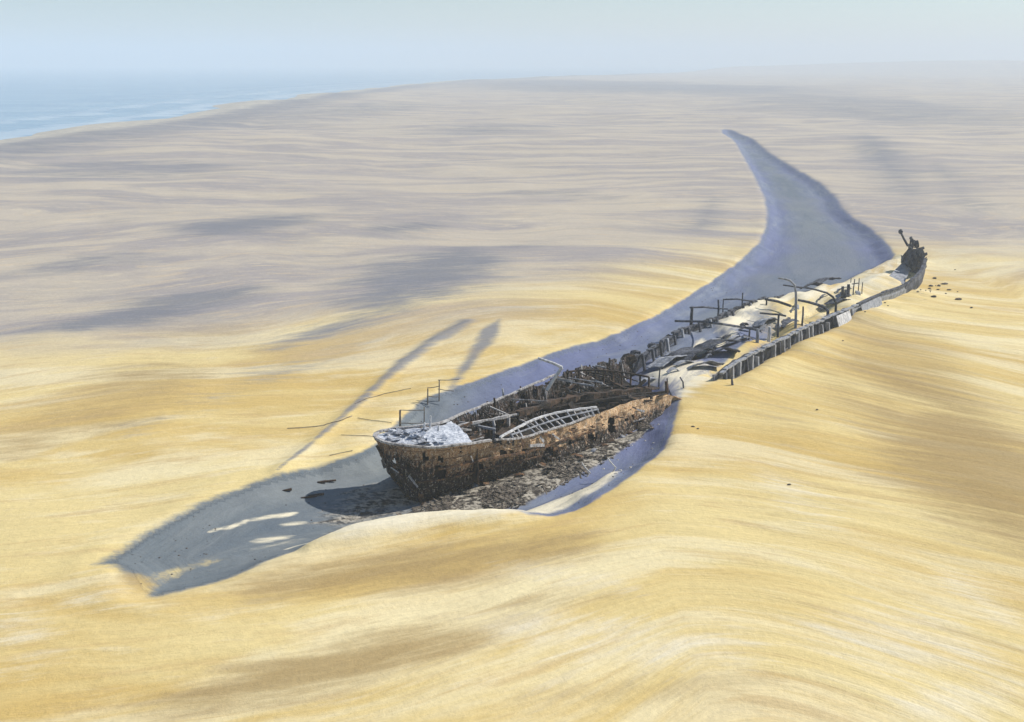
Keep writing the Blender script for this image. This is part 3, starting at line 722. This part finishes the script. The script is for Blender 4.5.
def wall2(a, b, off, z0, name, mat, rag=.12, step=2):
    g = []
    for i in range(a, b + 1, step):
        p = Vector(sr[i]) + inb * off; top = p.z - .08 + random.uniform(-rag, rag)
        g.append([Vector((p.x, p.y, top - (top - z0) * j / 4)) + SB * .12 * math.sin(j * 1.3) for j in range(5)])
    return MB().sheet(g, .08).build(name, mat, w2)
wall2(iu(718), iu(852), .45, -.8, 'hull_plating', M['slate'])  # backing added behind the frames so their gaps read dark
wall2(iu(852), iu(906), .05, -.6, 'hull_plating', M['greyplate'], .08)
wall2(iu(905), 159, .05, -.6, 'hull_plating', M['slate'], .3)
k = 0
i = iu(724)
while i < iu(855):
    p = Vector(sr[i]) + SB * .05; lean = random.uniform(-.22, .22)
    if random.random() > .14:
        MB().beam(p - Vector((0, 0, random.choice((.1, .1, .1, .45)))), Vector((p.x + SB.x * .18 + AX.x * lean, p.y + SB.y * .18 + AX.y * lean, -.5)), random.uniform(.16, .36), random.uniform(.16, .26), up=AX, jit=.08).build('frame', M['greyplate'] if k % 3 else M['slate'], w2)
    i += random.choice((2, 3, 3, 4)); k += 1
for a, b, mt in ((833, 846, 'pale'), (857, 877, 'greyplate')):
    ia, ib = iu(a), iu(b); g = [[Vector(sr[j]) + SB * (.34 + .35 * q) - Vector((0, 0, .05 + q * 1.0)) for q in (0, .5, 1)] for j in range(ia, ib + 1)]
    if len(g) > 1: MB().sheet(g, .07).build('shell_plate', M[mt], w2)
# port side: low broken wall
prt = P3([(632, 358, .8), (650, 350, 1.0), (675, 333, 1.0), (690, 326.5, 1.0), (720, 316, 1.0), (745, 304, 1.0), (770, 297, .9), (800, 289, .8), (836, 279, .8)])
po, _ = resample([tuple(p) for p in prt], 170); po = smooth_line(po, 3, 2)
g = []
for i in range(0, 126):
    p = Vector(po[i]); top = p.z + (float(fbm(np.array([i / 4.0]), np.array([.5]), 3, 66)[0]) - .5) * .7
    g.append([Vector((p.x, p.y, top - (top + .8) * j / 4)) + SB * .1 * math.sin(j + i * .3) for j in range(5)])
MB().sheet(g, .1).build('hull_plating', M['slate'], w2)
seg_strip(po, 0, 110, .3, .16, 'gunwale', M['slate'], 3, 0, None, .16)
for i in [j + random.randint(-2, 2) for j in range(4, 118, 7)]:
    p = Vector(po[i]) + SB * .3; MB().beam(p + Vector((0, 0, random.uniform(-.1, .35))), p - Vector((0, 0, 1.3)) + SB * .3, .2, .22).build('frame', M['slate'] if i % 3 else M['greyplate'], w2)
for u, v, s_ in ((636, 355, .55), (628, 360, .7), (652, 346, .4), (668, 338, .4)):      # lumps of torn plate along the wall
    p = at(u, v, .6); MB().rock(p, s_, (1, .7, .8)).build('torn_plate', M['dark'] if u < 630 else M['slate'], w2)
# curved deck plates half drowned in sand
for (u, v, l, w, rot, mt) in ((690, 353, 4.6, 2.6, .9, 'slate'), (717, 344, 4.2, 2.2, .7, 'slate'), (668, 361, 4.4, 1.6, .9, 'greyplate'), (724, 352, 2.6, 1.2, .2, 'slate'), (838, 302, 2.6, 1.6, .6, 'slate'), (765, 322, 3.0, 1.3, .8, 'greyplate'), (825, 281, 4.6, 1.6, .75, 'slate'), (812, 286, 3.0, 1.0, .6, 'slate'), (704, 366, 3.4, 1.0, .4, 'greyplate')):
    z = .35; p = at(u, v, z); e1 = Vector((math.cos(rot), math.sin(rot), 0)); e2 = Vector((-e1.y, e1.x, 0)); g = []
    for x in np.linspace(-1, 1, 10):
        g.append([p + e1 * (x * l / 2) + e2 * (y * w / 2) + Vector((0, 0, .42 * (1 - x * x) - .2 * y - .12 + .06 * math.sin(x * 7 + u) + .05 * math.sin(y * 5 + u))) for y in np.linspace(-1, 1, 5)])
    MB().sheet(g, .07).build('deck_plate', M[mt], w2)
for k in range(34):
    u = random.uniform(650, 868); c_ = 372 - (u - 650) * .40; v = c_ + random.uniform(-10, 12) * (1 - (u - 650) / 500); p = on(u, v) + Vector((0, 0, .12)); r_ = .9 + random.uniform(-.5, .5)
    e1 = Vector((math.cos(r_), math.sin(r_), random.uniform(-.2, .2))) * random.uniform(.3, 1.3); e2 = Vector((-math.sin(r_), math.cos(r_), random.uniform(-.3, .5))) * random.uniform(.06, .28)
    MB().sheet([[p + e1 * x + e2 * y + Vector((0, 0, .25 - .3 * x * x)) for y in (-1, 0, 1)] for x in (-1, -.5, 0, .5, 1)], .06).build('buckled_plate', M[('slate', 'greyplate', 'greyplate', 'slate')[k % 4]], w2)
# posts, cross bars and arched davits
def post2(u, v1, v0, z0, r_, mt, name='post'):
    p = at(u, v0, z0); h = (v0 - v1) * p.length / F * 1.04
    MB().tube([p - Vector((0, 0, .6)), p + Vector((random.uniform(-.04, .04), 0, h * .5)), p + Vector((random.uniform(-.06, .06), .03, h))], r_, r_ * .8, 7).build(name, M[mt], w2); return p
def bar(pts, r_, mt, name='cross_bar'): MB().tube(pts, r_, r_, 7).build(name, M[mt], w2)
p = post2(691, 307, 326, .5, .17, 'slate'); bar([atY(690, 307.5, p.y), atY(704, 307, p.y + .5), atY(712, 308, p.y + 1)], .09, 'slate')
q = post2(757, 329, 343, .3, .17, 'greyplate')
bar([atY(675, 321, p.y - .5), atY(700, 321.5, p.y - 2), atY(722, 324, p.y - 6), atY(745, 327.5, q.y + 4), atY(757, 330, q.y)], .11, 'slate')
p = post2(718, 300, 316, .7, .11, 'slate'); bar([atY(708, 307, p.y), atY(717, 308.5, p.y), atY(728, 309, p.y)], .07, 'slate')
p = at(736, 311, .6); bar([atY(723, 299.5, p.y), atY(737, 299, p.y), atY(750, 301, p.y)], .08, 'slate'); post2(723, 299, 312, .6, .07, 'slate'); post2(749, 300, 309, .6, .07, 'slate')
post2(742, 293, 306, .6, .08, 'slate')
p = at(796, 324, .6); Y = p.y
MB().tube([p - Vector((0, 0, .8)), atY(796, 310, Y), atY(796, 294, Y), atY(794.5, 285, Y), atY(790, 280.5, Y), atY(785, 279, Y), atY(778, 278, Y)], .14, .08).build('davit', M['greyplate'], w2)
p = at(836, 310, 1.0); Y = p.y
MB().tube([p - Vector((0, 0, .8)), atY(836, 303, Y), atY(833, 297, Y), atY(827, 293, Y), atY(817, 290, Y), atY(808, 288, Y), atY(797, 287, Y), atY(783, 285, Y)], .13, .07).build('davit', M['slate'], w2)
p = at(828, 314, .9); Y = p.y
MB().tube([p - Vector((0, 0, .6)), atY(828, 311, Y), atY(824, 307, Y), atY(817, 304.5, Y), atY(808, 302, Y), atY(798, 300, Y)], .17, .12).build('davit', M['slate'], w2)
p = at(778, 331, .4); Y = p.y; post2(778, 315, 331, .4, .12, 'slate'); bar([atY(760, 313, Y + 1), atY(770, 314, Y + .5), atY(779, 314.5, Y), atY(786, 316, Y)], .09, 'slate')
p = at(778, 306, .8); bar([atY(765, 299, p.y), atY(778, 301.5, p.y), atY(791, 306, p.y - 1)], .14, 'slate'); post2(766, 299, 306, .6, .1, 'slate')
post2(769, 327, 338, .4, .17, 'pale'); post2(802, 307, 323, .5, .1, 'slate'); post2(749, 327, 335, .4, .09, 'slate')
for u, v1, v0, r_ in ((842, 287, 299, .18), (848, 285, 298, .2), (845, 290, 299, .15), (853, 280, 297, .07), (858, 279, 292, .06), (851, 278, 281, .05), (862, 283, 293, .06)): post2(u, v1, v0, .5, r_, 'slate')
bar([at(852, 284, 1.2), at(859, 283, 1.2)], .06, 'slate')
# ruined far end standing above the sand
se = at(918, 272, .6)
def farpt(u, v): return atY(u, v, se.y + (918 - u) * .12)
g = []
for i in range(15):
    t_ = i / 14; u = 901 + 25 * t_; v_top = 256 - 11 * math.sin(t_ * 3.0) + 5 * t_ + random.uniform(-2.5, 2.5); v_bot = 266 + 14 * math.sin(t_ * 3.1) * (1 - t_ * .4)
    g.append([farpt(u, v_top + (v_bot - v_top) * j / 5) + Vector((random.uniform(-.12, .12), random.uniform(-.2, .2), 0)) for j in range(6)])
MB().sheet(g, .14).build('bulkhead', M['slate'], w2)
for k in range(16):
    u = random.uniform(907, 921); v = random.uniform(240, 272) if u < 916 else random.uniform(248, 270); p = farpt(u, v) + Vector((0, random.uniform(-.9, .5), 0)); r_ = random.uniform(0, 3)
    e1 = Vector((math.cos(r_) * .6, random.uniform(-.3, .3), math.sin(r_))) * random.uniform(.25, .75); e2 = Vector((-math.sin(r_), .4, math.cos(r_) * .6)) * random.uniform(.15, .4)
    MB().sheet([[p + e1 * x + e2 * y + Vector((0, .15 * x * x, 0)) for y in (-1, 1)] for x in (-1, 0, 1)], .07).build('torn_plate', M['slate'] if k % 5 else M['greyplate'], w2)
MB().tube([farpt(908, 246), farpt(904, 239), farpt(900.5, 232)], .16, .12).rock(farpt(900.5, 231.5), .3, (1, 1, 1)).build('mast_stump', M['slate'], w2)
for u0, v0, u1, v1 in ((910, 246, 911, 238), (913, 248, 912, 240), (917, 252, 917, 244), (920, 254, 923, 248), (923, 258, 926, 254)):
    MB().tube([farpt(u0, v0), farpt(u1, v1)], .12, .09).rock(farpt(u1, v1), .2, (1, 1, 1)).build('post', M['slate'], w2)
g = [[at(884, 281, .5).lerp(farpt(903, 262), i / 5), at(893, 283, .4).lerp(farpt(907, 266), i / 5), at(904, 284, .5).lerp(farpt(910, 270), i / 5)] for i in range(6)]
MB().sheet(g, .08).build('deck_plate', M['greyplate'], w2)

# ------------------------------------------------------------------ rubble, scrap, stones, sticks
def rubble():
    mb = MB(); P = np.array([(p.x, p.y) for p in BANK]); lo, hi = P.min(0), P.max(0); n = 0
    xs = RNG.uniform(lo[0], hi[0], 30000); ys = RNG.uniform(lo[1], hi[1], 30000); ok = sdist(P, xs, ys) > -.25 + .5 * RNG.random(30000)
    xs, ys = xs[ok], ys[ok]; clump = fbm(xs / 1.3, ys / 1.3, 3, 71) + RNG.normal(0, .06, len(xs)); k_ = clump > .5; xs, ys = xs[k_][:1500], ys[k_][:1500]; zs = terrain(xs, ys)
    for x, y, z in zip(xs, ys, zs):
        r_ = .035 / max(.12, random.random()) ** .75
        if random.random() < .45: mb.rock((x, y, z), r_, (1, random.uniform(.4, 1), .55))
        else:
            a = random.gauss(.9, .8); c_, s_ = math.cos(a), math.sin(a); e = Vector((c_, s_, random.uniform(-.45, .45))) * r_ * 2.6
            mb.beam(Vector((x, y, z + .03)) - e, Vector((x, y, z + .03)) + e, r_ * random.uniform(.5, 1.6), .03)
    return mb.build('rubble', M['rubble'])
rubble()['kind'] = 'stuff'
def pan_gravel():
    mb = MB(); P = np.array([(p.x, p.y) for p in CHANNEL])
    xs = RNG.uniform(-22, 45, 26000); ys = RNG.uniform(48, 135, 26000); d_ = sdist(P, xs, ys)
    k_ = (d_ > .5) & (sdist(np.array([(p.x, p.y) for p in HULL2]), xs, ys) < .5) & (fbm(xs / 2.2, ys / 2.2, 3, 15) + RNG.normal(0, .05, len(xs)) > .56)
    xs, ys = xs[k_][:700], ys[k_][:700]
    for x, y, z in zip(xs, ys, terrain(xs, ys)): mb.rock((x, y, z), .016 / max(.16, random.random()) ** .8, (1, random.uniform(.5, 1), .55))
    return mb.build('gravel', M['stone'])
pan_gravel()['kind'] = 'stuff'
def scrap(u, v, size, name, mat, label, cat, group):
    p = on(u, v); a = random.uniform(0, 3)
    e1 = Vector((math.cos(a), math.sin(a), random.uniform(.0, .35))) * size; e2 = Vector((-math.sin(a), math.cos(a), random.uniform(-.2, .3))) * size * random.uniform(.3, .7)
    c = p + Vector((0, 0, .08 + size * .15)); cv = random.uniform(.1, .5) * size
    mb = MB().sheet([[c + e1 * x + e2 * y * (1 - .3 * x) - Vector((0, 0, cv * x * x)) for y in (-1, -.2, .5, 1)] for x in (-1, -.5, .1, .6, 1)], .04)
    return tag(mb.build(name, M[mat], loc=p), label, cat, group)
for k in range(22):
    t_ = k / 21; u = 428 + 205 * t_ + random.uniform(-4, 4); v = 500 - 66 * t_ + random.uniform(-4, 5)
    scrap(u, v, random.uniform(.2, .5), 'steel_scrap', ('brown', 'dark', 'greyplate')[k % 3], 'torn rusty steel scrap lying on the rubble bank below the hull', 'scrap', 'steel scrap on the rubble bank')
for k in range(22):
    u = 930 + random.gauss(0, 16); v = 288 + (u - 930) * .35 + random.gauss(0, 6)
    if u < 908: u = 910 + random.random() * 20; v = 284 + random.random() * 12
    p = on(u, v)
    tag(MB().rock(p + Vector((0, 0, .05)), random.choice((.08, .1, .12, .14, .18, .28)), (random.uniform(.8, 1.6), .8, .5)).build('rock', M['stone'], loc=p), 'small dark rock scattered on the sand outside the far end of the wreck', 'rock', 'rocks beside the far end of the wreck')
for k, (u, v) in enumerate(((843, 341), (800, 330), (865, 312), (885, 303), (888, 306), (693, 427), (698, 429), (789, 485), (817, 410), (955, 270))):
    p = on(u, v)
    tag(MB().rock(p + Vector((0, 0, .04)), random.uniform(.07, .12), (1.3, .8, .5)).build('rock', M['stone'], loc=p), 'lone dark rock on open sand to the right of the wreck', 'rock', 'lone rocks on the open sand')
for u, v0, v1, lab in ((612, 471, 456, 'bent white stick, the one nearer the open sand in the hollow'), (586, 477, 467, 'short white stick standing against the rubble bank in the hollow')):
    p = on(u, v0)
    tag(MB().tube([p - Vector((0, 0, .1)), p + Vector((.25, .2, .25)), p + Vector((-.05, .5, .5)), p + Vector((-.25, .7, .75))], .06, .04, 6).build('driftwood', M['driftwood'], loc=p), lab, 'driftwood')
for k in range(14):
    u = random.uniform(600, 660); v = 484 - (u - 600) * .75 + random.uniform(-22, 6)
    p = on(u, v)
    tag(MB().rock(p, random.uniform(.06, .12), (1.2, .8, .7)).build('pebble', M['driftwood'], loc=p), 'tiny pale pebble in the blue hollow beside the hull', 'pebble', 'pale pebbles in the blue hollow')
for k, (u, v) in enumerate(((322, 483), (328, 482), (309, 498), (316, 496), (287, 491))):
    p = on(u, v); e = Vector((.5, .14, 0)) * random.uniform(.5, 1)
    tag(MB().beam(p - e + Vector((0, 0, .05)), p + e + Vector((0, 0, .09)), .14, .1, jit=.15).build('plank', M['dark'], loc=p), 'dark broken plank lying on the grey gravel before the bow', 'plank', 'dark planks on the grey gravel')
for k, (a, b, c, lab) in enumerate((((673, 395), (668, 388), (667, 378), 'thin crooked rod beside the gap in the wreck'), ((684, 388), (683, 382), (680, 377), 'short curved rod leaning in the pale sand of the gap'), ((733, 385), (732, 381), (732, 377), 'dark stub standing in sand at the corner of the buried section'), ((659, 389), (659, 380), (660, 368), 'tall thin hooked rod in the sand between both wreck sections'))):
    p = on(*a)
    tag(MB().tube([p - Vector((0, 0, .3)), atY(*b, p.y), atY(*c, p.y + .1)], .07 if k != 2 else .12, .05, 6).build('iron_rod', M['slate'], loc=p), lab, 'rod')
for (l, r_, lab) in (([(287, 429), (305, 428), (322, 426), (338, 422), (352, 416.5)], .07, 'dark rope lying across the sand track, its longest line to the left'), ([(358, 418.5), (372, 421), (392, 423.5)], .05, 'thin rope running from the sand track to the left post frame'),
                     ([(341, 435.5), (356, 436), (372, 437), (384, 438)], .05, 'thin rope between the sand track and the bow corner'), ([(329, 456), (341, 453.5), (353, 451)], .05, 'short thin rope on the sand beside the grey hollow'), ([(355, 404), (370, 398), (385, 394), (410, 389)], .05, 'thin rope above the sand track, highest of the ropes')):
    P_, _ = resample([tuple(on(u, v)) for u, v in l], 24); zz = terrain(P_[:, 0], P_[:, 1])
    P_[:, 0] += RNG.normal(0, .03, 24); P_[:, 2] = zz + .05
    tag(MB().tube([tuple(p) for p in P_], r_ * .42, r_ * .42, 6).build('rope', M['timber'], loc=tuple(P_[0])), lab, 'rope')
# two spindly post frames in the sand behind the bow
def post_frame(posts, bars, label):
    b0 = on(posts[0][0], posts[0][2])
    root = empty('post_frame', b0, label, 'post frame'); 
    for (u, v1, v0, r_) in posts:
        p = on(u, v0); h = (v0 - v1) * p.length / F * 1.05
        MB().tube([p - Vector((0, 0, .3)), p + Vector((.03, 0, h * .5)), p + Vector((.05, 0, h))], r_, r_ * .8, 6).build('post', M['timber'], root)
    for (u0, v0, u1, v1, pv) in bars:
        Y = on(u0, pv).y; MB().tube([atY(u0, v0, Y), atY((u0 + u1) / 2, (v0 + v1) / 2 + .4, Y), atY(u1, v1, Y)], .035, .03, 6).build('cross_bar', M['timber'], root)
post_frame([(400, 409, 434, .09), (424, 406, 428, .045)], [(400, 410, 425, 410, 434), (400, 423, 425, 423, 434)], 'thin grey post frame standing nearest to the pale deck corner')
post_frame([(427.5, 388, 404, .06), (439, 379, 401, .055)], [(427, 396, 440, 397, 404), (427, 388, 440, 386, 404), (438, 380, 459, 379.5, 401), (438, 389, 454, 391, 401)], 'smaller thin post frame farther back at the edge of the blue hollow')

# ------------------------------------------------------------------ haze, light, sky, camera
hz = MB(); x0, x1, y0, y1, z0, z1 = -9600, 9600, -9600, 9600, -45, 110
hz.add([(x0, y0, z0), (x1, y0, z0), (x1, y1, z0), (x0, y1, z0), (x0, y0, z1), (x1, y0, z1), (x1, y1, z1), (x0, y1, z1)], [(0, 3, 2, 1), (4, 5, 6, 7), (0, 1, 5, 4), (1, 2, 6, 5), (2, 3, 7, 6), (3, 0, 4, 7)])
hm = bpy.data.materials.new('haze_air'); hm.use_nodes = True; nt = hm.node_tree; nt.nodes.clear()
ou = nt.nodes.new('ShaderNodeOutputMaterial'); pv = nt.nodes.new('ShaderNodeVolumePrincipled')
pv.inputs['Color'].default_value = (.86, .94, 1.0, 1); pv.inputs['Density'].default_value = .0006; pv.inputs['Anisotropy'].default_value = .0
nt.links.new(pv.outputs[0], ou.inputs['Volume'])
ho = hz.build('haze', hm); ho['kind'] = 'stuff'

ELEV = R(38); to_sun = Vector((.92, .39, 0)).normalized()
sd_ = Vector((to_sun.x * math.cos(ELEV), to_sun.y * math.cos(ELEV), math.sin(ELEV)))
L = bpy.data.lights.new('sun', 'SUN'); L.energy = 4.6; L.angle = R(.6); L.color = (1, .955, .875)
lo = bpy.data.objects.new('sun', L); col.objects.link(lo); lo.rotation_euler = (-sd_).to_track_quat('-Z', 'Y').to_euler()
W = bpy.data.worlds.new('World'); S.world = W; W.use_nodes = True; nt = W.node_tree
sk = nt.nodes.new('ShaderNodeTexSky'); sk.sky_type = 'NISHITA'; sk.sun_disc = False; sk.sun_elevation = ELEV
sk.sun_rotation = math.atan2(to_sun.x, to_sun.y); sk.air_density = 1.0; sk.dust_density = .3; sk.ozone_density = 2.0
bg = nt.nodes['Background']; bg.inputs['Strength'].default_value = .082; tint = nt.nodes.new('ShaderNodeMix'); tint.data_type = 'RGBA'; tint.blend_type = 'MULTIPLY'; tint.inputs[0].default_value = 1; tint.inputs[7].default_value = (.92, 1.01, 1.07, 1)
nt.links.new(sk.outputs[0], tint.inputs[6]); nt.links.new(tint.outputs[2], bg.inputs[0])
cam = bpy.data.cameras.new('camera'); co = bpy.data.objects.new('camera', cam); col.objects.link(co)
cam.sensor_width = 36; cam.lens = 36 * F / 1024; cam.clip_end = 30000; cam.clip_start = .5
co.location = (0, 0, CH); co.rotation_euler = (math.pi / 2 - PITCH, 0, 0); S.camera = co
S.view_settings.view_transform = 'Standard'; S.view_settings.look = 'None'; S.view_settings.gamma = 1; S.view_settings.exposure = 0.30
S.cycles.volume_bounces = 1
